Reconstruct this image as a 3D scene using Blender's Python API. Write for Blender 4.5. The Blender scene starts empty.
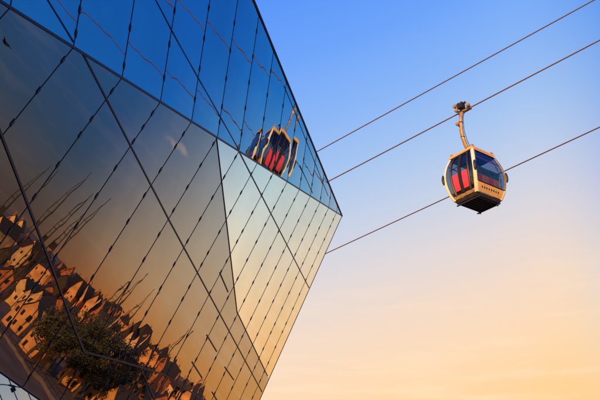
import bpy, bmesh, math, random
from mathutils import Vector as V, Matrix
random.seed(7)
D2=bpy.data; SC=bpy.context.scene; COL=SC.collection
# ------------------------------------------------------------------ camera
F=780.0; PITCH=math.radians(26.3); CP,SP=math.cos(PITCH),math.sin(PITCH)
CAM=V((0,0,8.0))
cd=D2.cameras.new('camera'); cam=D2.objects.new('camera',cd); COL.objects.link(cam)
cam.location=CAM; cam.rotation_euler=(math.radians(90)+PITCH,0,0)
cd.sensor_width=36; cd.lens=36*F/600; cd.clip_start=.05; cd.clip_end=6000
SC.camera=cam
def W(a,b,c): return V((a, b*CP-c*SP, b*SP+c*CP))          # right, forward, up of the view -> world
def ray(x,y): return W(x-300,F,200-y).normalized()          # used only to recover directions of real edges
# ------------------------------------------------------------------ materials
def mat(name,col,rough=.6,metal=0,spec=.5,noise=0,nscale=5,bump=0,bscale=20,col2=None,coat=0):
    m=D2.materials.new(name); m.use_nodes=True; nt=m.node_tree; b=nt.nodes['Principled BSDF']
    b.inputs['Roughness'].default_value=rough; b.inputs['Metallic'].default_value=metal
    b.inputs['Specular IOR Level'].default_value=spec; b.inputs['Coat Weight'].default_value=coat
    c=(*col,1)
    b.inputs['Base Color'].default_value=c
    tc=nt.nodes.new('ShaderNodeTexCoord')
    if noise or col2:
        n=nt.nodes.new('ShaderNodeTexNoise'); n.inputs['Scale'].default_value=nscale; n.inputs['Detail'].default_value=6
        nt.links.new(tc.outputs['Object'],n.inputs['Vector'])
        r=nt.nodes.new('ShaderNodeValToRGB'); r.color_ramp.elements[0].position=.35; r.color_ramp.elements[1].position=.65
        lo=col2 if col2 else tuple(x*(1-noise) for x in col); hi=col if col2 else tuple(min(1,x*(1+noise)) for x in col)
        r.color_ramp.elements[0].color=(*lo,1); r.color_ramp.elements[1].color=(*hi,1)
        nt.links.new(n.outputs['Fac'],r.inputs['Fac']); nt.links.new(r.outputs['Color'],b.inputs['Base Color'])
    if bump:
        n=nt.nodes.new('ShaderNodeTexNoise'); n.inputs['Scale'].default_value=bscale; n.inputs['Detail'].default_value=5
        nt.links.new(tc.outputs['Object'],n.inputs['Vector'])
        bp=nt.nodes.new('ShaderNodeBump'); bp.inputs['Strength'].default_value=bump; bp.inputs['Distance'].default_value=.02
        nt.links.new(n.outputs['Fac'],bp.inputs['Height']); nt.links.new(bp.outputs['Normal'],b.inputs['Normal'])
    return m
def mirror_mat(name,f0,wav=.0011):
    # coated curtain-wall glass: mirror coating over a dark room; tint is the coating's own colour
    m=D2.materials.new(name); m.use_nodes=True; nt=m.node_tree; b=nt.nodes['Principled BSDF']
    b.inputs['Base Color'].default_value=(*f0,1); b.inputs['Metallic'].default_value=1
    b.inputs['Roughness'].default_value=0.0
    tc=nt.nodes.new('ShaderNodeTexCoord'); n=nt.nodes.new('ShaderNodeTexNoise')
    n.inputs['Scale'].default_value=1.7; n.inputs['Detail'].default_value=1
    nt.links.new(tc.outputs['Object'],n.inputs['Vector'])
    bp=nt.nodes.new('ShaderNodeBump'); bp.inputs['Strength'].default_value=1; bp.inputs['Distance'].default_value=wav
    n2=nt.nodes.new('ShaderNodeTexNoise'); n2.inputs['Scale'].default_value=.5; n2.inputs['Detail'].default_value=4; nt.links.new(tc.outputs['Object'],n2.inputs['Vector'])
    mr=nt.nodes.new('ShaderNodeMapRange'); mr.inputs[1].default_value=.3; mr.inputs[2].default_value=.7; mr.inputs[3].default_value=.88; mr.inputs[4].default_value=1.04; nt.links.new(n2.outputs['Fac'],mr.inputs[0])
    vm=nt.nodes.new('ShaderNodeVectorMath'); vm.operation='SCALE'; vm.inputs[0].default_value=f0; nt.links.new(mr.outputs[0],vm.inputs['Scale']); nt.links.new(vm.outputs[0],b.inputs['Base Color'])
    nt.links.new(n.outputs['Fac'],bp.inputs['Height']); nt.links.new(bp.outputs['Normal'],b.inputs['Normal'])
    return m
def clear_glass(name,tint,refl=.1):
    m=D2.materials.new(name); m.use_nodes=True; nt=m.node_tree; nt.nodes.clear()
    o=nt.nodes.new('ShaderNodeOutputMaterial'); mx=nt.nodes.new('ShaderNodeMixShader')
    t=nt.nodes.new('ShaderNodeBsdfTransparent'); t.inputs['Color'].default_value=(*tint,1)
    g=nt.nodes.new('ShaderNodeBsdfGlossy'); g.inputs['Roughness'].default_value=.02; g.inputs['Color'].default_value=(.9,.9,.9,1)
    lw=nt.nodes.new('ShaderNodeLayerWeight'); lw.inputs['Blend'].default_value=.5
    pw=nt.nodes.new('ShaderNodeMath'); pw.operation='POWER'; pw.inputs[1].default_value=5; nt.links.new(lw.outputs['Facing'],pw.inputs[0])
    fr=nt.nodes.new('ShaderNodeMath'); fr.operation='MULTIPLY_ADD'; fr.inputs[1].default_value=.9; fr.inputs[2].default_value=.05; nt.links.new(pw.outputs[0],fr.inputs[0])
    nt.links.new(fr.outputs[0],mx.inputs[0]); nt.links.new(t.outputs[0],mx.inputs[1]); nt.links.new(g.outputs[0],mx.inputs[2])
    nt.links.new(mx.outputs[0],o.inputs['Surface']); return m
M=dict(
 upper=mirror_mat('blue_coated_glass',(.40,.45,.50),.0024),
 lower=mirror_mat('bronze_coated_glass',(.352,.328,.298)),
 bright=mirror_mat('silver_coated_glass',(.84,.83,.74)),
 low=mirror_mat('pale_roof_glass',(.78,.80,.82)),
 seal=mat('black_gasket',(.015,.015,.017),.5),
 clip=mat('black_clip',(.012,.012,.014),.4),
 trim=mat('dark_trim',(.03,.03,.035),.45),
 core=mat('dark_core',(.03,.03,.035),.9),
 cream=mat('cream_paint',(.95,.85,.56),.32,noise=.06,nscale=3,coat=.3),
 gold=mat('ochre_paint',(.80,.47,.13),.4,noise=.1,nscale=4),
 steel=mat('weathered_steel',(.50,.31,.15),.5,metal=.3,noise=.25,nscale=9,bump=.2),
 black=mat('black_rubber',(.012,.012,.014),.45),
 under=mat('dark_underside',(.030,.026,.026),.55,noise=.3,nscale=6),
 red=mat('red_panel',(.80,.045,.10),.35,noise=.12,nscale=6),
 seat=mat('orange_red_seat',(.95,.32,.06),.6,noise=.3,nscale=8),
 cush=mat('red_seat',(.85,.08,.04),.6,noise=.3,nscale=8),
 green=mat('green_seat_shell',(.05,.16,.10),.6,noise=.5,nscale=10),
 brass=mat('brass_cap',(.75,.45,.12),.3,metal=.6),
 glass=clear_glass('cabin_glass',(.68,.71,.75)),
 rope=mat('steel_rope',(.17,.09,.055),.6,metal=.2,noise=.3,nscale=40),
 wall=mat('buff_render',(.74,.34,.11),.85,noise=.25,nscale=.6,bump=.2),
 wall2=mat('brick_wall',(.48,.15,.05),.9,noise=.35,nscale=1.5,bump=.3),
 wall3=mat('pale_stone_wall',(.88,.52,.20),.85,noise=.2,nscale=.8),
 wall4=mat('shaded_wall',(.055,.032,.02),.8,noise=.3,nscale=1.5),  # houses in shadow: the shade is put into this near-black wall colour
 roof=mat('slate_roof',(.050,.028,.018),.8,noise=.4,nscale=2,bump=.3),
 win=mat('window_glass',(.02,.02,.025),.15),
 bark=mat('bark',(.09,.06,.035),.9,noise=.3,nscale=6),
 leaf=mat('leaf_green',(.085,.080,.020),.7,noise=.5,nscale=1.2),
 leaf2=mat('leaf_dark',(.012,.014,.007),.7,noise=.5,nscale=1.2),
 mast=mat('mast_paint',(.02,.016,.014),.6,noise=.3,nscale=2),
 ground=mat('paved_ground',(.17,.105,.065),.9,noise=.25,nscale=.15,bump=.2,bscale=3),
 kerb=mat('quay_stone',(.19,.13,.09),.85,noise=.2,nscale=.5),
)
# ------------------------------------------------------------------ helpers
def link(o,parent=None):
    COL.objects.link(o)
    if parent: o.parent=parent
    return o
def empty(name,loc=(0,0,0),rz=0):
    o=D2.objects.new(name,None); COL.objects.link(o); o.location=loc; o.rotation_euler=(0,0,rz); o.empty_display_size=.2; return o
def tag(o,label=None,cat=None,group=None,kind=None):
    if label:o['label']=label
    if cat:o['category']=cat
    if group:o['group']=group
    if kind:o['kind']=kind
    return o
class MB:
    def __init__(s): s.v=[];s.f=[]
    def add(s,vs,fs):
        b=len(s.v); s.v+= [V(x) for x in vs]; s.f+=[tuple(b+i for i in f) for f in fs]; return s
    def hexa(s,p):   # p: 8 points, bottom 4 then top 4
        return s.add(p,[(3,2,1,0),(4,5,6,7),(0,1,5,4),(1,2,6,5),(2,3,7,6),(3,0,4,7)])
    def box(s,c,h,mx=None):
        pts=[V((sx*h[0],sy*h[1],sz*h[2])) for sz in(-1,1) for sx,sy in((-1,-1),(1,-1),(1,1),(-1,1))]
        if mx: pts=[mx@p for p in pts]
        c=V(c); return s.hexa([c+p for p in pts])
    def bar(s,a,b,w,h,up=V((0,0,1))):
        a=V(a);b=V(b);t=(b-a).normalized(); x=t.cross(up)
        if x.length<1e-4:x=t.cross(V((1,0,0)))
        x.normalize(); y=x.cross(t).normalized()
        q=[]
        for c in(a,b): q+=[c-x*w/2-y*h/2,c+x*w/2-y*h/2,c+x*w/2+y*h/2,c-x*w/2+y*h/2]
        return s.hexa(q)
    def tube(s,pts,rad,n=8,cap=True):
        pts=[V(p) for p in pts]; k=len(pts)
        if not hasattr(rad,'__len__'): rad=[rad]*k
        base=len(s.v); ref=None
        for i,p in enumerate(pts):
            t=(pts[min(i+1,k-1)]-pts[max(i-1,0)]).normalized()
            if ref is None:
                ref=t.cross(V((0,0,1)))
                if ref.length<.1: ref=t.cross(V((1,0,0)))
            x=(ref-t*ref.dot(t)).normalized(); ref=x; y=t.cross(x)
            for j in range(n):
                a=2*math.pi*j/n; s.v.append(p+(x*math.cos(a)+y*math.sin(a))*rad[i])
        for i in range(k-1):
            for j in range(n):
                a=base+i*n+j;b=base+i*n+(j+1)%n; s.f.append((a,b,b+n,a+n))
        if cap:
            s.f.append(tuple(base+j for j in reversed(range(n)))); s.f.append(tuple(base+(k-1)*n+j for j in range(n)))
        return s
    def disc(s,c,axis,r,w,n=16):
        a=V(axis).normalized(); return s.tube([V(c)-a*w/2,V(c)+a*w/2],r,n)
    def build(s,name,m,parent=None,smooth=False,bevel=0):
        me=D2.meshes.new(name); me.from_pydata([tuple(v) for v in s.v],[],s.f); me.update()
        bm=bmesh.new(); bm.from_mesh(me); bmesh.ops.recalc_face_normals(bm,faces=bm.faces)
        if bevel: bmesh.ops.bevel(bm,geom=bm.edges[:],offset=bevel,segments=2,affect='EDGES',profile=.6)
        if smooth:
            for f in bm.faces:f.smooth=True
            for e in bm.edges:
                if len(e.link_faces)==2 and e.calc_face_angle(0)>.7:e.smooth=False
        bm.to_mesh(me); bm.free()
        me.materials.append(m); o=D2.objects.new(name,me); return link(o,parent)
# ------------------------------------------------------------------ crystal building geometry
def rotv(v,k,a): return Matrix.Rotation(a,3,k)@v
RD=ray(490,309)                                   # ridge direction (rises away from the viewer)
JL0=ray(960,-1107); NL=RD.cross(JL0).normalized(); NL=rotv(NL,RD,math.radians(-2.0))
mm=ray(190,120).cross(ray(120,230)); JL=NL.cross(mm).normalized(); JL=JL if JL.z>0 else -JL
JU=W(.139,.07,.99).normalized(); NU=RD.cross(JU).normalized()
P=CAM+ray(342,216)*28.0
def hit(x,y,n,o=None):
    d=ray(x,y); return CAM+d*(((o or P)-CAM).dot(n)/d.dot(n))
def proj(X):
    d=X-CAM; fw=d.y*CP+d.z*SP; u=-d.y*SP+d.z*CP
    return (300+F*d.x/fw,200-F*u/fw,fw)
def mirrored(X,n): return X-2*((X-P).dot(n))*n
def reflpt(x,y,n,dist):
    "a point of the real town that the facade shows in this direction, at the given horizontal distance"
    h=hit(x,y,n); d=ray(x,y); d=d-2*d.dot(n)*n
    k=dist/math.hypot(d.x,d.y); return h+d*k
def reflground(x,y,n):
    h=hit(x,y,n); d=ray(x,y); d=d-2*d.dot(n)*n; return h+d*(-h.z/d.z)
# in-plane coordinates: (s along ridge from P toward viewer, t along joint direction)
class Plane:
    def __init__(s,o,r,j,n):
        s.o=o;s.r=r;s.j=j;s.n=n
        s.rr=r.dot(r);s.rj=r.dot(j);s.jj=j.dot(j);s.det=s.rr*s.jj-s.rj**2
    def uv(s,X):
        d=X-s.o;a=d.dot(s.r);b=d.dot(s.j); return ((a*s.jj-b*s.rj)/s.det,(b*s.rr-a*s.rj)/s.det)
    def X(s,u,v,h=0): return s.o+s.r*u+s.j*v+s.n*h
PU=Plane(P,-RD,JU,NU); PL=Plane(P,-RD,-JL,NL)
def clip(poly,a,b,c):   # keep a*u+b*v+c>=0
    out=[]
    for i in range(len(poly)):
        p,q=poly[i],poly[(i+1)%len(poly)]; dp=a*p[0]+b*p[1]+c; dq=a*q[0]+b*q[1]+c
        if dp>=0: out.append(p)
        if (dp>0 and dq<0) or (dp<0 and dq>0):
            t=dp/(dp-dq); out.append((p[0]+t*(q[0]-p[0]),p[1]+t*(q[1]-p[1])))
    return out
def half(p,q,side):     # line through uv points p,q; side point is kept
    a=-(q[1]-p[1]);b=(q[0]-p[0]);c=-(a*p[0]+b*p[1])
    return (a,b,c) if a*side[0]+b*side[1]+c>0 else (-a,-b,-c)
# ridge joint positions: uniform in space
def ridge_s(x):
    return PL.uv(hit(x,1+.6287*x,NL))[0]
S1=ridge_s(239); S0=ridge_s(73.5); STEP=(S0-S1)/5.0; PH=S1%STEP
print('STEP',STEP)
SMAX=46.0
seams=[PH+STEP*i for i in range(int(SMAX/STEP)) ]
bld=empty('glass_building',(-6,8,0))
tag(bld,'faceted mirror-glass building leaning in from the left, blue above its ridge, bronze below','building')
def panel(plane,poly,s0,s1,m,tilt,amp,name='glass_panel'):
    n=12; w=s1-s0
    vs=[];fs=[];nor=[];idx={}
    wd=(plane.r-plane.j*plane.r.dot(plane.j)/plane.jj).normalized()   # across the strip, in plane
    ax=abs(plane.r.dot(wd)); W_=w*ax
    sg=1 if plane.r.dot(wd)>0 else -1
    def vert(u,v):
        k=(round(u,5),round(v,5))
        if k in idx:return idx[k]
        q=(u-s0)/w; h=amp*W_*(q*(1-q))+0 ; slope=amp*(1-2*q)+tilt
        X=plane.X(u,v,h); idx[k]=len(vs); vs.append(X); nor.append((plane.n-wd*slope).normalized()); return idx[k]
    for i in range(n):
        a=s0+w*i/n;b=s0+w*(i+1)/n
        pl=clip(clip(poly,1,0,-a),-1,0,b)
        if len(pl)<3:continue
        f=[]
        for p in pl:
            k=vert(*p)
            if k not in f:f.append(k)
        if len(f)>=3:fs.append(tuple(f))
    if not fs:return None
    me=D2.meshes.new(name); me.from_pydata([tuple(x-V(bld.location)) for x in vs],[],fs); me.update()
    # make faces face outward
    bm=bmesh.new();bm.from_mesh(me)
    bm.faces.ensure_lookup_table()
    for f in bm.faces:
        f.smooth=True
        if f.normal.dot(plane.n)<0:f.normal_flip()
    bm.to_mesh(me);bm.free()
    me.normals_split_custom_set_from_vertices([tuple(x) for x in nor])
    me.materials.append(m); o=D2.objects.new(name,me); return link(o,bld)
AMPU,AMPL=0.0115,0.0030
# facet outlines (in each plane's own coordinates)
T=hit(254-.415*130,-130,NU); Tu=PU.uv(T)
polyU=[(0,0),Tu,(Tu[0]+SMAX-Tu[0]*0,Tu[1]),(SMAX,0)]
polyU=[(0,0),Tu,(SMAX,Tu[1]),(SMAX,0)]
tb=P.z/JL.z+.0
def ground_t(s): return (P.z-s*RD.z)/JL.z+.3
polyL=[(0,0),(SMAX,0),(SMAX,ground_t(SMAX)),(0,ground_t(0))]
uvL=lambda x,y: PL.uv(hit(x,y,NL)); uvU=lambda x,y: PU.uv(hit(x,y,NU))
B0,B1,B2=uvL(217,138),uvL(237,312),uvL(267.5,376)
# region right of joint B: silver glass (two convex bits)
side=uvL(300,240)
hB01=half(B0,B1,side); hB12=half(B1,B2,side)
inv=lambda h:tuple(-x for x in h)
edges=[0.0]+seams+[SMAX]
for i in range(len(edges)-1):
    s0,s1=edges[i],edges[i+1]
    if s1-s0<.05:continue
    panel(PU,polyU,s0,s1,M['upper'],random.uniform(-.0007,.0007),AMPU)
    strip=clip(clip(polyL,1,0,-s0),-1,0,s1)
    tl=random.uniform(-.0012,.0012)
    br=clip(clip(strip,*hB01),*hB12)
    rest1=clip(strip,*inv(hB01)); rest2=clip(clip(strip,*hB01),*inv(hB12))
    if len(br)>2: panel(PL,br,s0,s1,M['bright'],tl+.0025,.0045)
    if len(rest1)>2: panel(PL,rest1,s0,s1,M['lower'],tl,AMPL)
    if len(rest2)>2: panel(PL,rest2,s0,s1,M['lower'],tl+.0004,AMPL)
BL=V(bld.location)
def child_mesh(mb,name,m,parent=bld,**k):
    for i,v in enumerate(mb.v): mb.v[i]=v-BL
    return mb.build(name,m,parent,**k)
# seams + clips
clips=[]
def in_view(X):
    q=proj(X); return q[2]>0 and -15<q[0]<615 and -15<q[1]<415, q[2]
for i,s in enumerate(seams):
    for plane,poly,tag_ in((PU,polyU,'u'),(PL,polyL,'l')):
        ln=clip(clip(poly,1,0,-s+.004),-1,0,s+.004)
        if len(ln)<3:continue
        tmin=min(p[1] for p in ln)+.01;tmax=max(p[1] for p in ln)-.02
        a,b=plane.X(s,tmin,.004),plane.X(s,tmax,.004)
        sm=child_mesh(MB().bar(a,b,.007,.006,plane.n),'glazing_seam',M['seal'])
        sp=.56 if tag_=='u' else .56
        t=tmin+random.uniform(.12,.4)
        cur=[]
        while t<tmax-.1:
            X=plane.X(s,t,.0)
            v,dep=in_view(X)
            if v: clips.append((dep,X,plane,sm))
            t+=sp*(1 if random.random()>.12 else .55)
clips.sort(key=lambda c:c[0])
def clip_geo(mb,X,plane):
    j=plane.j.normalized(); x=j.cross(plane.n)
    mx=Matrix((x,j,plane.n)).transposed()
    a=X+x*.004
    mb.box(a,(.016,.034,.013),mx); mb.box(a+j*.034-x*.007,(.011,.022,.010),mx); mb.box(a-j*.034+x*.007,(.011,.022,.010),mx)
for dep,X,plane,sm in clips[:100]:
    mb=MB(); clip_geo(mb,X,plane); child_mesh(mb,'glazing_clip',M['clip'],sm)
mb=MB()
for dep,X,plane,sm in clips[100:]: clip_geo(mb,X,plane)
o=child_mesh(mb,'glazing_clip',M['clip'],bld); o['kind']='stuff'
print('clips',len(clips))
# heavy joints
def joint(pts,n,w=.035,h=.03,name='facet_joint',m='seal'):
    mb=MB(); X=[hit(x,y,n) for x,y in pts]
    for a,b in zip(X[:-1],X[1:]): mb.bar(a+n*.006,b+n*.006,w,h,n)
    return child_mesh(mb,name,M[m])
joint([(82.5,53),(170,222),(262,392)],NL,.026,.009)
joint([(216.5,138),(226.8,225),(237,312),(267.5,376)],NL,.024,.010)
joint([(238.5,150.5),(309,288)],NL,.026,.009)
joint([(-40,37),(0,132),(37.5,230),(51,265),(71,320),(84,352)],NL,.03,.016,m='trim')
joint([(84,352),(112,359),(140,367),(163,374),(203,400),(240,425)],NL,.03,.018)
joint([(140,367),(153,397),(156,412)],NL,.022,.014)
for q in ([(219.7,272.7),(228,292)],[(206.7,335),(216.6,351.5)],[(192,362),(202,378)],[(224.7,367),(233.7,380)],[(212,392),(219,404)]):
    joint(q,NL,.026,.012,'vent_slot')
joint([(30,-28),(73.5,42)],NU,.02,.008); joint([(155,-1),(180,46),(219.5,115.5),(238.3,149)],NU,.02,.008)
joint([(284,86),(296,115),(328,196)],NU,.02,.008); joint([(299.6,165),(312.5,193)],NU,.02,.008)
joint([(-60,-37),(10,7)],NU,.02,.008)
# ridge trim and silhouette trims
mb=MB().bar(P+(NU+NL)*.004-RD*0,P-RD*SMAX+(NU+NL)*.004,.032,.02,(NU+NL).normalized()); child_mesh(mb,'ridge_trim',M['trim'])
mb=MB().tube([P,T],.032,8); child_mesh(mb,'edge_trim',M['trim'])
Q=PL.X(0,ground_t(0)); mb=MB().tube([P,Q],.012,6); child_mesh(mb,'edge_trim',M['seal'])
# solid core behind the glass
back=V((-14,3,0))
pts=[]
for X in (P,T,PU.X(SMAX,Tu[1]),PL.X(SMAX,0),PL.X(SMAX,ground_t(SMAX)),Q):
    X=X.copy(); cen=V((-9,3,8)); X=X+(cen-X)*.0
    pts.append(X-NU*.12-NL*.06)
pts+= [V((-22,22,0)),V((-22,-18,0)),V((-20,20,17)),V((-22,-16,12))]
bm=bmesh.new()
for p in pts: bm.verts.new(p-BL)
bmesh.ops.convex_hull(bm,input=bm.verts[:]); me=D2.meshes.new('core'); bm.to_mesh(me);bm.free(); me.materials.append(M['core'])
link(D2.objects.new('structural_core',me),bld)
# low glass canopy at the foot, bottom-left corner
e0,e1=hit(-90,309,NL),hit(75,424.5,NL); ed=(e1-e0).normalized()
m_=NL.cross(ed).normalized(); m_=m_ if m_.z>0 else -m_
best=None
for k in range(5,89):
    a=math.radians(k); n=(NL*math.cos(a)+m_*math.sin(a)).normalized(); d=ray(15,390)
    if d.dot(n)<-.12:
        r_=d-2*d.dot(n)*n; el=math.degrees(math.asin(r_.z))
        if best is None or abs(el-42)<best[0]: best=(abs(el-42),n,el,k)
print('canopy',best); NK=best[1]; dk=ed.cross(NK).normalized()
if (dk.dot(NL))<0: dk=-dk
PK=Plane(e0,ed,dk,NK); LK=(e1-e0).length
polyK=[(-4,0),(LK+3,0),(LK+3,2.6),(-4,2.6)]
k=-4.0
while k<LK+3:
    panel(PK,polyK,k,k+1.3,M['low'],random.uniform(-.003,.003),.003,'canopy_panel')
    sm=child_mesh(MB().bar(PK.X(k,.02,.004),PK.X(k+.5,2.58,.004),.004,.006,NK),'canopy_seam',M['seal'])
    for t in (.18,.62,1.1,1.6):
        X=PK.X(k+.5*t/2.6,t,.02)
        if in_view(X)[0]: child_mesh(MB().box(X,(.012,.03,.012),Matrix((ed,dk,NK)).transposed()),'canopy_clip',M['clip'],sm)
    k+=.65
    if k>=LK+2.9:break
child_mesh(MB().bar(PK.X(-4,0,.01),PK.X(LK+3,0,.01),.016,.012,NK),'canopy_edge',M['trim'])
# ------------------------------------------------------------------ ropes and gondola
Cv=CAM-2*((CAM-P).dot(NU))*NU
def refl(v,n): return v-2*v.dot(n)*n
def line_from(a,b,a2,b2):
    n1=ray(*a).cross(ray(*b)); n2=refl(ray(*a2).cross(ray(*b2)),NU)
    d=n1.cross(n2).normalized(); d=d if d.x>0 else -d
    A=Matrix((n1,n2,d)); X=A.inverted()@V((n1.dot(CAM),n2.dot(Cv),d.dot(P))); return X,d
def on_px(X,d,a,b,px):
    n=ray(px,0).cross(ray(px,400)); return X+d*((CAM-X).dot(n)/d.dot(n))
X2,d2=line_from((331,180),(600,40),(180,6),(299,94))
G=on_px(X2,d2,0,0,465)
X3,d3=line_from((327,253),(600,127),(80,16),(327,183))
G3=on_px(X3,d3,0,0,465)
# top rope parallel to the carrying rope, a little higher
n1=ray(318,151).cross(ray(594,0)); hz=V((d2.x,d2.y,0)).normalized(); sl=-(n1.x*hz.x+n1.y*hz.y)/n1.z
d1=V((hz.x,hz.y,sl)).normalized(); G1=CAM+ray(465,151-(465-318)*151/276)*((G-CAM).length*1.12)
print('G',G,'d2',d2,'G3',G3,'d3',d3,'d1',d1,'dist',(G-CAM).length,(G3-CAM).length)
for o_,d_,lab in((G,d2,'middle steel rope that carries the cable car cabin'),(G1,d1,'topmost of the three steel ropes crossing the sky above the cabin'),(G3,d3,'lowest of the three steel ropes, passing behind the cabin')):
    mb=MB(); pts=[]
    for k in range(0,41):
        q=(k/40)*330-90; pts.append(d_*q)
    mb.tube(pts,.026,8)
    o=mb.build('cable_rope',M['rope'],None,smooth=True); o.location=o_
    tag(o,lab,'cable','ropes of the cable car')
G0=G.copy()
def prof(z):  # z 0..2.05 from floor; half extents
    k=[(0,.55,.70),(.12,.60,.75),(.35,.67,.82),(.65,.725,.87),(1.0,.755,.89),(1.3,.74,.87),(1.6,.69,.80),(1.85,.615,.70),(2.05,.545,.61)]
    z=z/ZS
    for a,b in zip(k[:-1],k[1:]):
        if z<=b[0]+1e-9:
            t=(z-a[0])/(b[0]-a[0]); return (a[1]+(b[1]-a[1])*t,a[2]+(b[2]-a[2])*t)
    return k[-1][1:]
ZB=-4.02; ZS=.91
GS=1.0
def make_car():
    root=empty('cable_car',(0,0,0))
    zs=[i*2.05*ZS/18 for i in range(19)]
    def surf(face,u,z,off=0):
        z=z*ZS   # face in '+x','-x','+y','-y'; u in -1..1
        a,b=prof(z)
        if face=='+x': return V((a+off,u*b,z+ZB))
        if face=='-x': return V((-a-off,u*b,z+ZB))
        if face=='+y': return V((u*a,b+off,z+ZB))
        return V((u*a,-b-off,z+ZB))
    def sheet(face,u0,u1,z0,z1,off,th,name,m,parent,nu=4,nz=10,smooth=True):
        mb=MB(); vs=[];fs=[]
        for L,o in((0,off),(1,off-th)):
            for i in range(nz+1):
                for j in range(nu+1):
                    vs.append(surf(face,u0+(u1-u0)*j/nu,z0+(z1-z0)*i/nz,o))
        st=(nz+1)*(nu+1)
        for i in range(nz):
            for j in range(nu):
                a=i*(nu+1)+j; q=(a,a+1,a+nu+2,a+nu+1); fs.append(q); fs.append(tuple(st+x for x in reversed(q)))
        def edge(l):
            for a,b in zip(l[:-1],l[1:]): fs.append((a,b,b+st,a+st))
        edge(list(range(nu+1))); edge([nz*(nu+1)+j for j in range(nu+1)])
        edge([i*(nu+1) for i in range(nz+1)]); edge([i*(nu+1)+nu for i in range(nz+1)])
        mb.add(vs,fs); return mb.build(name,m,parent,smooth=smooth)
    # corner pillars
    for sx in(-1,1):
        for sy in(-1,1):
            mb=MB(); ring=[]
            for z in zs:
                a,b=prof(z); w=.095
                c=V((sx*(a-.02),sy*(b-.02),z+ZB))
                sec=[(.038,-.075),(.046,-.02),(.042,.025),(.025,.042),(-.02,.046),(-.075,.038),(-.065,.0),(0,-.065)]
                ring.append([c+V((sx*p[0],sy*p[1],0)) for p in sec])
            vs=[p for r in ring for p in r]; n=8; fs=[]
            for i in range(len(zs)-1):
                for j in range(n): fs.append((i*n+j,i*n+(j+1)%n,(i+1)*n+(j+1)%n,(i+1)*n+j))
            fs.append(tuple(range(n))); fs.append(tuple((len(zs)-1)*n+j for j in range(n)))
            mb.add(vs,fs); mb.build('corner_pillar',M['cream'],root,smooth=True)
            mb=MB(); 
            for k in range(9):
                pass
            a,b=prof(.9); pts=[V((sx*(prof(z)[0]+.03),sy*(prof(z)[1]+.03),z+ZB)) for z in(.74,.79,.86,.94,1.02,1.09,1.14)]
            mb.tube(pts,[.025,.045,.055,.058,.055,.045,.025],10); mb.build('bumper',M['black'],root,smooth=True)
    # roof
    RT=2.05*ZS; mb=MB(); a,b=prof(RT)
    lv=[(RT-.05,a+.03,b+.03),(RT+.02,a+.05,b+.05),(RT+.08,a+.02,b+.02),(RT+.12,a-.12,b-.14),(RT+.13,a-.3,b-.3)]
    vs=[];fs=[]
    for z,x,y in lv: vs+=[(-x,-y,z+ZB),(x,-y,z+ZB),(x,y,z+ZB),(-x,y,z+ZB)]
    for i in range(len(lv)-1):
        for j in range(4): fs.append((i*4+j,i*4+(j+1)%4,i*4+4+(j+1)%4,i*4+4+j))
    fs.append((0,1,2,3)); e=(len(lv)-1)*4; fs.append((e,e+1,e+2,e+3))
    mb.add(vs,fs); rf=mb.build('roof',M['gold'],root,bevel=.012)
    for sx,sy in((-1,-1),(1,1),(1,-1),(-1,1)): 
        mb=MB(); mb.box((sx*(a-.04),sy*(b-.05),RT+.11+ZB),(.05,.06,.04)); mb.disc((sx*(a-.04),sy*(b-.05),RT+.16+ZB),(0,0,1),.035,.05,10)
        mb.build('roof_bracket',M['steel'],rf,bevel=.006)
    # floor / underside
    mb=MB(); a,b=prof(0)
    mb.hexa([V((sx*(a+e),sy*(b+e),z+ZB)) for z,e in((-.10,-.06),(.02,.0)) for sx,sy in((-1,-1),(1,-1),(1,1),(-1,1))])
    fl=mb.build('floor',M['under'],root,bevel=.01)
    mb=MB()
    for i in range(-3,4): mb.box((i*.14,0,-.115+ZB),(.02,b-.1,.018))
    mb.build('floor_rib',M['under'],fl)
    mb=MB()
    for sy in(-1,1): mb.bar((-a,sy*(b-.12),-.14+ZB),(a,sy*(b-.12),-.14+ZB),.05,.04)
    for x in(-.42,.42): mb.disc((x,b-.12,-.17+ZB),(0,0,1),.035,.05,10)
    mb.build('guide_rail',M['under'],fl)
    # end faces (+-x): lower panel + window + top rail
    for face in('+x','-x'):
        lp=sheet(face,-.93,.93,.03,.42,.012,.03,'lower_panel',M['gold'],root,6,4)
        mb=MB()
        for k in range(8):
            u=-.62+k*.165; z=.235
            p=surf(face,u,z,.016); q=surf(face,u,z+.03,.016)
            t=(q-p).normalized()
            nx=V((1 if face=='+x' else -1,0,0))
            mb.bar(p-t*.03,p+t*.03,.05,.012,nx); 
        mb.build('vent_slots',M['black'],lp)
        sheet(face,-.93,.93,1.93,2.02,.012,.03,'top_rail',M['gold'],root,6,2)
        wn=sheet(face,-.93,.93,.43,1.93,0,.01,'end_window',M['glass'],root,8,12)
        mb=MB()
        for u in(-.925,.925):
            mb.tube([surf(face,u,.42+i*1.51/10,.004) for i in range(11)],.03,6)
        for z in(.425,1.93): mb.tube([surf(face,-.925+i*1.85/6,z,.004) for i in range(7)],.026,6)
        mb.build('window_gasket',M['black'],wn,smooth=True)
        # handrail + seat
        a1,b1=prof(1.48); s=1 if face=='+x' else -1
        mb=MB().tube([(s*(a1-.07),-b1*.9,1.48+ZB),(s*(a1-.07),b1*.9,1.48+ZB)],.022,8); mb.build('handrail',M['red'],root,smooth=True)
        bn=MB().box((s*.38,0,.44+ZB),(.2,.64,.04)); be=bn.build('bench',M['green'],root,bevel=.02)
        rot=Matrix.Rotation(s*.14,3,'Y')
        bk=MB().box((s*.60,0,.93+ZB),(.025,.66,.15),rot); bk.build('backrest',M['green'],be,bevel=.015)
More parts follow.
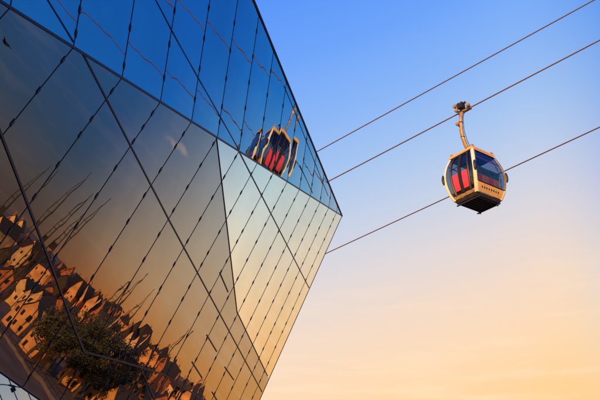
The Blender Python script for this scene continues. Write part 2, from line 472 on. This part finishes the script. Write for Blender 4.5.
        for k in range(4):
            y=-.48+k*.32
            mb=MB().box((s*.575,y,.62+ZB),(.035,.14,.15),rot); mb.box((s*.38,y,.50+ZB),(.17,.14,.03)); mb.build('seat_cushion',M['seat' if k%2 else 'cush'],be,bevel=.012)
            
    MB().box((0,0,RT-.07+ZB),(a-.02,b-.02,.012)).build('ceiling',M['under'],root)
    mb=MB().tube([(0,.05,ZB+.02),(0,.05,RT-.08+ZB)],.022,8); mb.build('grab_pole',M['black'],root,smooth=True)
    # sides (+-y): side panes, doors
    for face,s in(('-y',-1),('+y',1)):
        sheet(face,-.92,.92,.03,.16,.012,.03,'door_sill',M['steel'],root,4,2)
        sheet(face,-.92,.92,1.94,2.02,.012,.03,'door_header',M['black'],root,4,2)
        for u0,u1 in((-.92,-.60),(.64,.92)):
            sheet(face,u0,u1,.17,1.93,0,.01,'side_pane',M['glass'],root,2,12)
        if face=='+y':
            sheet(face,-.55,.75,.45,1.93,0,.01,'side_pane',M['glass'],root,4,12)
            sheet(face,-.92,.92,.17,.42,.01,.02,'side_panel',M['black'],root,4,4)
            continue
        for u0,u1 in((-.58,.015),(.025,.62)):
            dr=MB()
            def col(u,w=.046):
                dr.tube([surf(face,u,.17+i*1.76/12,.012) for i in range(13)],w,6)
            col(u0+.035);col(u1-.035)
            for z in(.20,1.90): dr.tube([surf(face,u0+.03,z,.012),surf(face,u1-.03,z,.012)],.034,6)
            do=dr.build('door',M['black'],root,smooth=True)
            sheet(face,u0+.05,u1-.05,.20,1.90,.004,.01,'door_glass',M['glass'],do,2,12)
            sheet(face,u0+.12,u1-.12,.30,1.02,.022,.016,'door_panel',M['red'],do,2,8)
            hb=MB().tube([surf(face,u0+.08,1.30,.03),surf(face,u1-.08,1.34,.03)],.012,6); hb.build('door_rail',M['black'],do)
    # hanger
    top=RT+.13+ZB
    pts=[(0,0,top-.05),(0,-.08,top+.1),(0,-.25,top+.3),(0,-.37,top+.6),(0,-.41,top+.95),(0,-.38,top+1.3),(0,-.32,top+1.6),(0,-.22,top+1.85),(0,-.06,-.03)]
    hr=MB().tube(pts,[.085,.085,.082,.08,.078,.076,.074,.07,.06],12).build('hanger_arm',M['steel'],root,smooth=True)
    mb=MB().disc((0,0,top),(0,0,1),.17,.08,16); mb.disc((0,0,top+.07),(1,0,0),.08,.26,12); mb.build('hanger_base',M['gold'],hr,bevel=.008)
    mb=MB().bar((0,-.62,top+1.12),(0,-.30,top+1.12),.05,.05); mb.box((0,-.6,top+1.18),(.07,.04,.05)); mb.build('arm_lever',M['steel'],hr)
    mb=MB().tube([(.1,-.12,top+.2),(.11,-.28,top+.5),(.11,-.38,top+.9),(.1,-.33,top+1.5),(.06,-.12,top+1.9)],.012,6); mb.build('arm_cable',M['black'],hr)
    mb=MB()
    for q,z_ in((-.375,.65),(-.38,1.3),(-.22,1.85)): mb.disc((0,q,top+z_),(0,.15,1),.088,.035,14)
    mb.build('arm_collar',M['black'],hr)
    # grip on rope (local rope direction set by RX)
    t=RDIR
    gp=MB().bar(-t*.30+V((0,-.03,-.02)),t*.30+V((0,-.03,-.02)),.14,.13); g=gp.build('grip_body',M['steel'],root,bevel=.02)
    sdir=V((0,-1,0))
    mb=MB().box((0,-.22,.12),(.13,.10,.11)); mb.bar((-.1,-.2,.15),(.18,-.12,.26),.07,.07); mb.tube([(-.24,-.14,.0),(-.3,-.2,.22),(-.12,-.2,.32)],.035,8); mb.build('grip_spring',M['black'],g,bevel=.01)
    for c,r in(((-.27,-.27,.22),.085),((-.20,-.30,-.02),.08),((.30,-.17,.04),.08),((.04,-.26,.24),.06)):
        w=MB().disc(c,sdir,r,.08,18); wo=w.build('grip_wheel',M['steel'],g,bevel=.01)
        MB().disc(V(c)+sdir*.05,sdir,r*.7,.03,14).build('wheel_cap',M['brass'],wo)
    return root
YAW=math.radians(-52)
RDIR=Matrix.Rotation(-YAW,3,'Z')@d2
car=make_car(); car.location=G; car.rotation_euler=(Matrix.Rotation(math.radians(-1.6),3,'Y')@Matrix.Rotation(YAW,3,'Z')).to_euler(); car.scale=(1.04,1.04,1.05)
tag(car,'gold and black cable car cabin with red door panels hanging from the middle rope','cable car')
# ------------------------------------------------------------------ the place the facade mirrors
mb=MB(); R_=2500; n=48
mb.add([(0,0,0)]+[(R_*math.cos(2*math.pi*i/n),R_*math.sin(2*math.pi*i/n),0) for i in range(n)],[(0,i+1,(i+1)%n+1) for i in range(n)])
g=mb.build('ground',M['ground']); tag(g,kind='structure')
AZ=math.radians(37)
def polar(az,d,z=0): a=math.radians(az); return V((d*math.sin(a),d*math.cos(a),z))
def house(name_,loc,face_az,w,dp,h,rh,storeys,bays,wm,label,hip=False):
    root=empty('town_house',loc,-math.radians(face_az)+math.pi)   # local -y faces the water
    tag(root,label,'house','houses across the quay')
    MB().box((0,0,h/2),(w/2,dp/2,h/2)).build('wall',wm,root)
    e=.3
    if hip:
        vs=[(-w/2-e,-dp/2-e,h),(w/2+e,-dp/2-e,h),(w/2+e,dp/2+e,h),(-w/2-e,dp/2+e,h),(0,0,h+rh)]; fs=[(0,1,4),(1,2,4),(2,3,4),(3,0,4),(3,2,1,0)]
        r=MB().add(vs,fs).build('roof',M['roof'],root)
    else:
        MB().add([(-w/2,-dp/2,h),(w/2,-dp/2,h),(0,-dp/2,h+rh-.2),(-w/2,dp/2,h),(w/2,dp/2,h),(0,dp/2,h+rh-.2)],[(0,1,2),(5,4,3),(0,2,5,3),(1,4,5,2),(0,3,4,1)]).build('gable',wm,root)
        sl=rh/(w/2)
        vs=[];fs=[]
        for s in(-1,1):
            b=len(vs); vs+=[(s*(w/2+e),-dp/2-e,h-e*sl+.02),(0,-dp/2-e,h+rh+.02),(0,dp/2+e,h+rh+.02),(s*(w/2+e),dp/2+e,h-e*sl+.02)]
            vs+=[(x,y,z+.22) for x,y,z in vs[b:b+4]]
            fs+=[(b,b+1,b+2,b+3),(b+4,b+5,b+6,b+7)]+[(b+i,b+(i+1)%4,b+4+(i+1)%4,b+4+i) for i in range(4)]
        r=MB().add(vs,fs).build('roof',M['roof'],root)
    MB().box((w*.28,dp*.1,h+rh*.75),(.28,.3,rh*.45+.25)).build('chimney',M['wall2'],r)
    for s in range(storeys):
        z=h*(s+.55)/storeys
        for b in range(bays):
            x=-w/2+w*(b+.5)/bays
            f=MB().box((x,-dp/2-.03,z),(.26,.05,.42)).build('window',M['bark'],root)
            MB().box((x,-dp/2-.07,z),(.21,.04,.36)).build('pane',M['win'],f)
    return root
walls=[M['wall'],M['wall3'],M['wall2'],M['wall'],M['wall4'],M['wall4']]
wn=['buff','pale stone','brick','tan','shade-darkened','shade-darkened']
# azimuth, distance, width, depth, height, roof height, storeys, bays, hip roof
HS=[]
rh_=random.Random(11)
az=48.5; i=0
while az>22.5:
    d=rh_.uniform(285,320); w_=rh_.uniform(3.2,4.8); HS.append((az,d,w_,9,rh_.uniform(6.5,12),rh_.uniform(3.4,5.2),3,2,i%4==2,0)); az-=math.degrees((w_+rh_.uniform(.3,1.6))/d); i+=1
az=48; 
while az>23:
    d=rh_.uniform(215,260); w_=rh_.uniform(2.9,4.2); HS.append((az,d,w_,8,rh_.uniform(6,9.5),rh_.uniform(3,4.6),2,2,i%5==1,1)); az-=math.degrees((w_+rh_.uniform(.8,3.2))/d); i+=1
az=47.5
while az>24:
    d=rh_.uniform(165,190); w_=rh_.uniform(2.9,4.2); HS.append((az,d,w_,6,rh_.uniform(3.2,4.6),rh_.uniform(1.8,2.6),1 if rh_.random()<.4 else 2,2,0,2)); az-=math.degrees((w_+rh_.uniform(1.5,5))/d); i+=1
for az0,az1,da,db in((38,24,132,146),(34,23,104,122)):
    az=az0
    while az>az1:
        d=rh_.uniform(da,db); w_=rh_.uniform(2.8,4); HS.append((az,d,w_,5,rh_.uniform(2.8,4.2),rh_.uniform(1.6,2.4),1 if rh_.random()<.5 else 2,2,0,3)); az-=math.degrees((w_+rh_.uniform(.6,2.5))/d)
ords='first second third fourth fifth sixth seventh eighth ninth tenth eleventh twelfth thirteenth fourteenth fifteenth sixteenth'.split()
HS=[(q[0],q[1],q[2],q[3])+((max(6.2,q[4]*.70),q[5]*.75) if q[0]>36 and q[9]<2 else (q[4]*.95,q[5]*.95) if q[9]<2 else q[4:6])+q[6:] for q in HS]
cnt=[0]*4
for i,(az,d,w_,dp,h,rh,st,ba,hip,row) in enumerate(HS):
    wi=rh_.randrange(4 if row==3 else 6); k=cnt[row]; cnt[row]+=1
    o_=ords[k] if k<16 else 'number %d'%(k+1)
    lab=f"{wn[wi]} house, {'pyramid' if hip else 'gabled'} roof, {o_} from left in mirrored {('far','middle','near','nearest')[row]} row"
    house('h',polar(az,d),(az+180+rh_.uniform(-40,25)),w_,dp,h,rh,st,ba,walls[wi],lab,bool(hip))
print('houses',cnt)
# masts with rigging
def mast(px,py,dist,label,lean=0):
    top=reflpt(px,py,NL,dist); root=empty('rigged_mast',(top.x,top.y,0),random.uniform(-.6,.2)-AZ)
    tag(root,label,'mast','rigged masts mirrored in the glass')
    h=top.z; MB().tube([(0,0,0),(0,0,h*.6),(0,0,h)],[.15,.12,.05],8).build('pole',M['mast'],root)
    for k,(z,w) in enumerate(((h*.50,.75),(h*.66,.6),(h*.80,.4))):
        MB().bar((-w*.4,0,z),(w+.3,0,z),.08,.08).build('crosstree',M['mast'],root)
    MB().tube([(.85,0,0),(.8,0,h*.5),(.7,0,h*.7),(.3,0,h*.88),(0,0,h*.95)],[.09,.08,.07,.05,.03],5).build('stay',M['mast'],root)
    mb=MB()
    for k in range(12):
        z=h*(.34+.035*k)+random.uniform(-.1,.1); mb.bar((.02,0,z),(.78,0,z),.05,.05)
    mb.build('ratline',M['mast'],root)
    MB().box((.35,0,h*.56),(.35,.1,.5)).build('furled_sail',M['mast'],root)
    return root
for i,(x,y,d,l) in enumerate(((55,168,105,'tall dark rigged mast, uppermost of the group mirrored at the left edge'),(93,172,100,'tallest dark rigged mast mirrored beside the second glazing seam'),(94,194,108,'dark rigged mast mirrored between two taller ones'),(109,197,96,'slim dark rigged mast mirrored furthest right of the upper group'),
  (14,205,110,'short dark rigged mast mirrored at the left border'),(146,272,98,'thin mast mirrored above the dark shrubs'),(158,290,104,'thin mast mirrored just right of the dark shrubs'),(192,330,90,'short thin mast mirrored above the lower houses'))): mast(x,y,d,l)
def post(px,py,dist,label):
    top=reflpt(px,py,NL,dist); root=empty('lamp_post',(top.x,top.y,0)); tag(root,label,'post','tall pale posts on the quay')
    MB().tube([(0,0,0),(0,0,top.z)],[.17,.10],10).build('pole',M['wall3'],root,smooth=True)
    MB().box((0,0,top.z),(.3,.3,.14)).build('lamp_head',M['mast'],root)
post(99,297,150,'pale sunlit post mirrored beside the dark tree top'); post(122,311,140,'pale sunlit post mirrored further right over the dark tree')
post(151,335,140,'rust brown post mirrored above the lower houses')
def tree(loc,h,cr,leafm,nleaf,label,seed,bare=0):
    rnd=random.Random(seed); root=empty('broadleaf_tree',loc); tag(root,label,'tree','trees by the quay')
    mb=MB(); tips=[]
    mb.tube([(0,0,0),(.1,.05,h*.25),(-.05,.1,h*.55),(0,0,h*.85)],[.3,.24,.14,.04],8)
    for i in range(16):
        a=rnd.uniform(0,6.28); z=h*rnd.uniform(.25,.8); L=cr*rnd.uniform(.6,1.05)
        e=V((math.cos(a)*L,math.sin(a)*L,z+L*rnd.uniform(.3,.9))); m=V((e.x*.5,e.y*.5,(z+e.z)/2-.1))
        mb.tube([(0,0,z),m,e],[.1,.06,.02],5); tips+=[e,m,(e+m)/2]
        for k in range(3):
            e2=m+V((rnd.uniform(-1,1),rnd.uniform(-1,1),rnd.uniform(.3,1.2)))*cr*.35; mb.tube([m,e2],[.04,.012],4); tips.append(e2)
    mb.build('trunk',M['bark'],root)
    mb=MB()
    cl=[t+V((rnd.gauss(0,.3),rnd.gauss(0,.3),rnd.gauss(0,.3)))*cr*.3 for t in tips]
    for i in range(nleaf):
        c=rnd.choice(cl)+V((rnd.gauss(0,1),rnd.gauss(0,1),rnd.gauss(0,.8)))*cr*.10
        a=V((rnd.gauss(0,1),rnd.gauss(0,1),rnd.gauss(0,1))).normalized(); b=a.orthogonal().normalized(); s=rnd.uniform(.10,.22)
        mb.add([c-a*s,c+b*s*.5,c+a*s,c-b*s*.5],[(0,1,2,3)])
    mb.build('crown',leafm,root)
def gp(x,y): q=reflground(x,y,NL); q.z=0; return q
TR=[((38,370),8.5,3.4,'leaf',6500,'olive green tree mirrored in front of the quay paving'),((58,384),9.8,3.8,'leaf',7500,'large olive tree mirrored where three facet joints meet'),((80,396),10,3.8,'leaf2',7500,'dark leafy tree mirrored right of the olive tree'),((24,360),6,2.6,'leaf',3000,'small olive tree mirrored beside the quay paving'),
 ((104,400),8.5,2.9,'leaf2',6000,'dark thinner tree mirrored under the pale post'),((140,408),5.5,2.4,'leaf',2600,'low green bush-like tree mirrored between the lower orange houses'),((50,352),7,3,'leaf2',3600,'dark small tree mirrored at the foot of the gabled houses'),((72,396),9,3.6,'leaf2',7000,'dark broad tree mirrored at the lower edge near the pale canopy'),((182,412),5,2.2,'leaf2',2200,'dark round tree mirrored by the lowest facet joint')]
for i,(q,h,cr,lm,nl,lab) in enumerate(TR): tree(gp(*q),h,cr,M[lm],nl,lab,i+3)
bp_=reflpt(4,42,NL,42); br=empty('bird',bp_,-AZ+.4); tag(br,'dark bird in flight mirrored at the upper left edge of the bronze glass','bird')
mb=MB().tube([(-.34,0,0),(-.25,0,.01),(-.1,0,.02),(.08,0,.03),(.2,0,.05),(.27,0,.06),(.35,0,.045)],[.03,.045,.075,.08,.05,.045,.008],8)
for sgn in(-1,1): mb.add([(.12,sgn*.04,.04),(-.06,sgn*.04,.04),(-.02,sgn*.35,.13),(.1,sgn*.35,.14),(-.12,sgn*.72,.05),(-.02,sgn*.6,.09),(.12,sgn*.04,.02),(-.06,sgn*.04,.02),(-.02,sgn*.35,.115),(.1,sgn*.35,.12)],[(0,1,2,3),(3,2,4,5),(6,9,8,7),(9,5,4,8)])
mb.add([(-.3,.03,0),(-.3,-.03,0),(-.52,-.09,0),(-.52,.09,0)],[(0,1,2,3)])
mb.build('body',M['black'],br); br.scale=(1.3,1.3,1.3)
# quay kerb and railing in front of the town
a,b=gp(-60,262),gp(34,378); 
dk_=(b-a).normalized(); mb=MB().bar(a-dk_*60+V((0,0,.2)),b+dk_*60+V((0,0,.2)),.6,.4); o=mb.build('quay_wall',M['kerb']); tag(o,'low stone quay wall mirrored along the edge of the paving','wall')
rl=empty('quay_railing',a+V((0,0,.4))); tag(rl,'metal railing on the stone quay wall, mirrored in the glass','railing')
mb=MB(); 
for z in(.45,.95): mb.bar(V((0,0,z)),dk_*40+V((0,0,z)),.05,.05)
mb.build('rail',M['mast'],rl)
for k in range(21): MB().bar(dk_*k*2.0,dk_*k*2.0+V((0,0,1.0)),.06,.06,V((1,0,0))).build('post',M['mast'],rl)
# ------------------------------------------------------------------ sky and light
SUN_AZ,SUN_EL=math.radians(196),math.radians(14)
w=D2.worlds.new('World'); SC.world=w; w.use_nodes=True; nt=w.node_tree; nt.nodes.clear(); N=nt.nodes.new; Lk=nt.links.new
out=N('ShaderNodeOutputWorld'); sky=N('ShaderNodeTexSky'); sky.sky_type='NISHITA'; sky.sun_disc=False
sky.sun_elevation=SUN_EL; sky.sun_rotation=SUN_AZ
b1=N('ShaderNodeBackground'); b1.inputs['Strength'].default_value=.012; Lk(sky.outputs[0],b1.inputs['Color'])
tc=N('ShaderNodeTexCoord'); sx=N('ShaderNodeSeparateXYZ'); Lk(tc.outputs['Generated'],sx.inputs[0])
def math_(op,a,b=None,clampit=False):
    n=N('ShaderNodeMath'); n.operation=op; n.use_clamp=clampit
    for i,q in enumerate((a,b)):
        if q is None: continue
        if isinstance(q,(int,float)): n.inputs[i].default_value=q
        else: Lk(q,n.inputs[i])
    return n.outputs[0]
el=math_('ARCSINE',sx.outputs['Z']); 
az=math_('ARCTAN2',sx.outputs['X'],sx.outputs['Y']); azd=math_('DIVIDE',az,math.radians(1))
eln0=math_('DIVIDE',el,math.radians(60),True)
ac=N('ShaderNodeClamp'); Lk(azd,ac.inputs[0]); ac.inputs[1].default_value=-5; ac.inputs[2].default_value=26
eln=math_('SUBTRACT',eln0,math_('MULTIPLY',math_('SUBTRACT',ac.outputs[0],10),.22/60),True)
def s2l(c): return tuple(((x/255)/12.92 if x/255<=.04045 else ((x/255+.055)/1.055)**2.4) for x in c)
def ramp(fac,stops):
    r=N('ShaderNodeValToRGB'); e=r.color_ramp.elements
    while len(e)>1:e.remove(e[0])
    for i,(p,c) in enumerate(stops):
        k=e[0] if i==0 else e.new(p); k.position=p; k.color=(*c,1)
    Lk(fac,r.inputs[0]); return r.outputs[0]
front=ramp(eln,[(x/60,s2l(c)) for x,c in ((0,(255,176,80)),(6,(255,190,98)),(10,(253,203,134)),(14,(251,212,168)),(18,(242,214,190)),(22,(223,212,211)),(26,(196,206,226)),(30,(164,194,236)),(34,(136,179,242)),(39,(106,161,246)),(44,(84,146,246)),(60,(70,110,220)))])
mid=ramp(eln0,[(x/60,s2l(c)) for x,c in ((0,(255,160,70)),(3,(250,197,145)),(7,(240,216,184)),(11,(214,217,214)),(15,(176,206,222)),(20,(122,196,240)),(26,(30,142,234)),(40,(30,118,225)),(60,(50,90,200)))])
right=ramp(eln0,[(x/60,s2l(c)) for x,c in ((0,(108,82,84)),(2.5,(98,88,100)),(6,(48,88,140)),(9,(40,98,172)),(14,(30,118,205)),(20,(4,126,224)),(26,(0,114,220)),(40,(10,100,210)),(60,(45,85,190)))])
def blend(lo,hi,a,b):
    fa=N('ShaderNodeMapRange'); fa.interpolation_type='SMOOTHSTEP'; Lk(azd,fa.inputs[0]); fa.inputs[1].default_value=lo; fa.inputs[2].default_value=hi
    m=N('ShaderNodeMixRGB'); Lk(fa.outputs[0],m.inputs[0]); Lk(a,m.inputs[1]); Lk(b,m.inputs[2]); return m.outputs[0]
skyc=blend(31,45,blend(18,34,front,mid),right)
# thin cloud streaks low in the sky
mp=N('ShaderNodeMapping'); mp.inputs['Scale'].default_value=(3.4,3.4,30); Lk(tc.outputs['Generated'],mp.inputs[0])
nz=N('ShaderNodeTexNoise'); nz.inputs['Scale'].default_value=2.3; nz.inputs['Detail'].default_value=5; nz.inputs['Roughness'].default_value=.55; Lk(mp.outputs[0],nz.inputs['Vector'])
cr=N('ShaderNodeMapRange'); Lk(nz.outputs['Fac'],cr.inputs[0]); cr.inputs[1].default_value=.50; cr.inputs[2].default_value=.72; cr.inputs[3].default_value=0; cr.inputs[4].default_value=.45
lowm=N('ShaderNodeMapRange'); Lk(el,lowm.inputs[0]); lowm.inputs[1].default_value=math.radians(24); lowm.inputs[2].default_value=math.radians(13)
azm=N('ShaderNodeMapRange'); Lk(azd,azm.inputs[0]); azm.inputs[1].default_value=24; azm.inputs[2].default_value=34; azm.inputs[3].default_value=1; azm.inputs[4].default_value=.12
cm=math_('MULTIPLY',math_('MULTIPLY',cr.outputs[0],lowm.outputs[0]),azm.outputs[0])
mc=N('ShaderNodeMixRGB'); Lk(cm,mc.inputs[0]); Lk(skyc,mc.inputs[1]); mc.inputs[2].default_value=(*s2l((255,226,190)),1)
hc=hit(178,147,NL); dc=ray(178,147); dc=dc-2*dc.dot(NL)*NL; print('cloud dir',dc)
vs_=N('ShaderNodeVectorMath'); vs_.operation='SUBTRACT'; Lk(tc.outputs['Generated'],vs_.inputs[0]); vs_.inputs[1].default_value=dc
vm_=N('ShaderNodeVectorMath'); vm_.operation='MULTIPLY'; Lk(vs_.outputs[0],vm_.inputs[0]); vm_.inputs[1].default_value=(1,1,3.2)
nw=N('ShaderNodeTexNoise'); nw.inputs['Scale'].default_value=30; nw.inputs['Detail'].default_value=4; Lk(tc.outputs['Generated'],nw.inputs['Vector'])
vl=N('ShaderNodeVectorMath'); vl.operation='LENGTH'; Lk(vm_.outputs[0],vl.inputs[0])
cw=N('ShaderNodeMapRange'); cw.interpolation_type='SMOOTHSTEP'; Lk(math_('ADD',vl.outputs['Value'],math_('MULTIPLY',math_('SUBTRACT',nw.outputs['Fac'],.5),.05)),cw.inputs[0]); cw.inputs[1].default_value=.026; cw.inputs[2].default_value=.006; cw.inputs[3].default_value=0; cw.inputs[4].default_value=.5
mc2=N('ShaderNodeMixRGB'); Lk(cw.outputs[0],mc2.inputs[0]); Lk(mc.outputs[0],mc2.inputs[1]); mc2.inputs[2].default_value=(1.0,.80,.72,1)
b2=N('ShaderNodeBackground'); Lk(mc2.outputs[0],b2.inputs['Color']); b2.inputs['Strength'].default_value=1
ad=N('ShaderNodeAddShader'); Lk(b1.outputs[0],ad.inputs[0]); Lk(b2.outputs[0],ad.inputs[1]); Lk(ad.outputs[0],out.inputs['Surface'])
sl_=D2.lights.new('sun','SUN'); sl_.energy=5.0; sl_.angle=math.radians(.5); sl_.color=(1,.56,.21)
so=D2.objects.new('sun',sl_); COL.objects.link(so)
sd=V((math.sin(SUN_AZ)*math.cos(SUN_EL),math.cos(SUN_AZ)*math.cos(SUN_EL),math.sin(SUN_EL)))
so.rotation_euler=sd.to_track_quat('Z','Y').to_euler(); so.location=(0,0,60)
SC.view_settings.view_transform='Standard'; SC.view_settings.look='None'; SC.view_settings.exposure=0; SC.view_settings.gamma=1
SC.view_settings.use_curve_mapping=False
SC.render.engine='CYCLES'
SC.cycles.max_bounces=10; SC.cycles.transparent_max_bounces=16; SC.cycles.glossy_bounces=6
SC.render.resolution_x=1024; SC.render.resolution_y=683
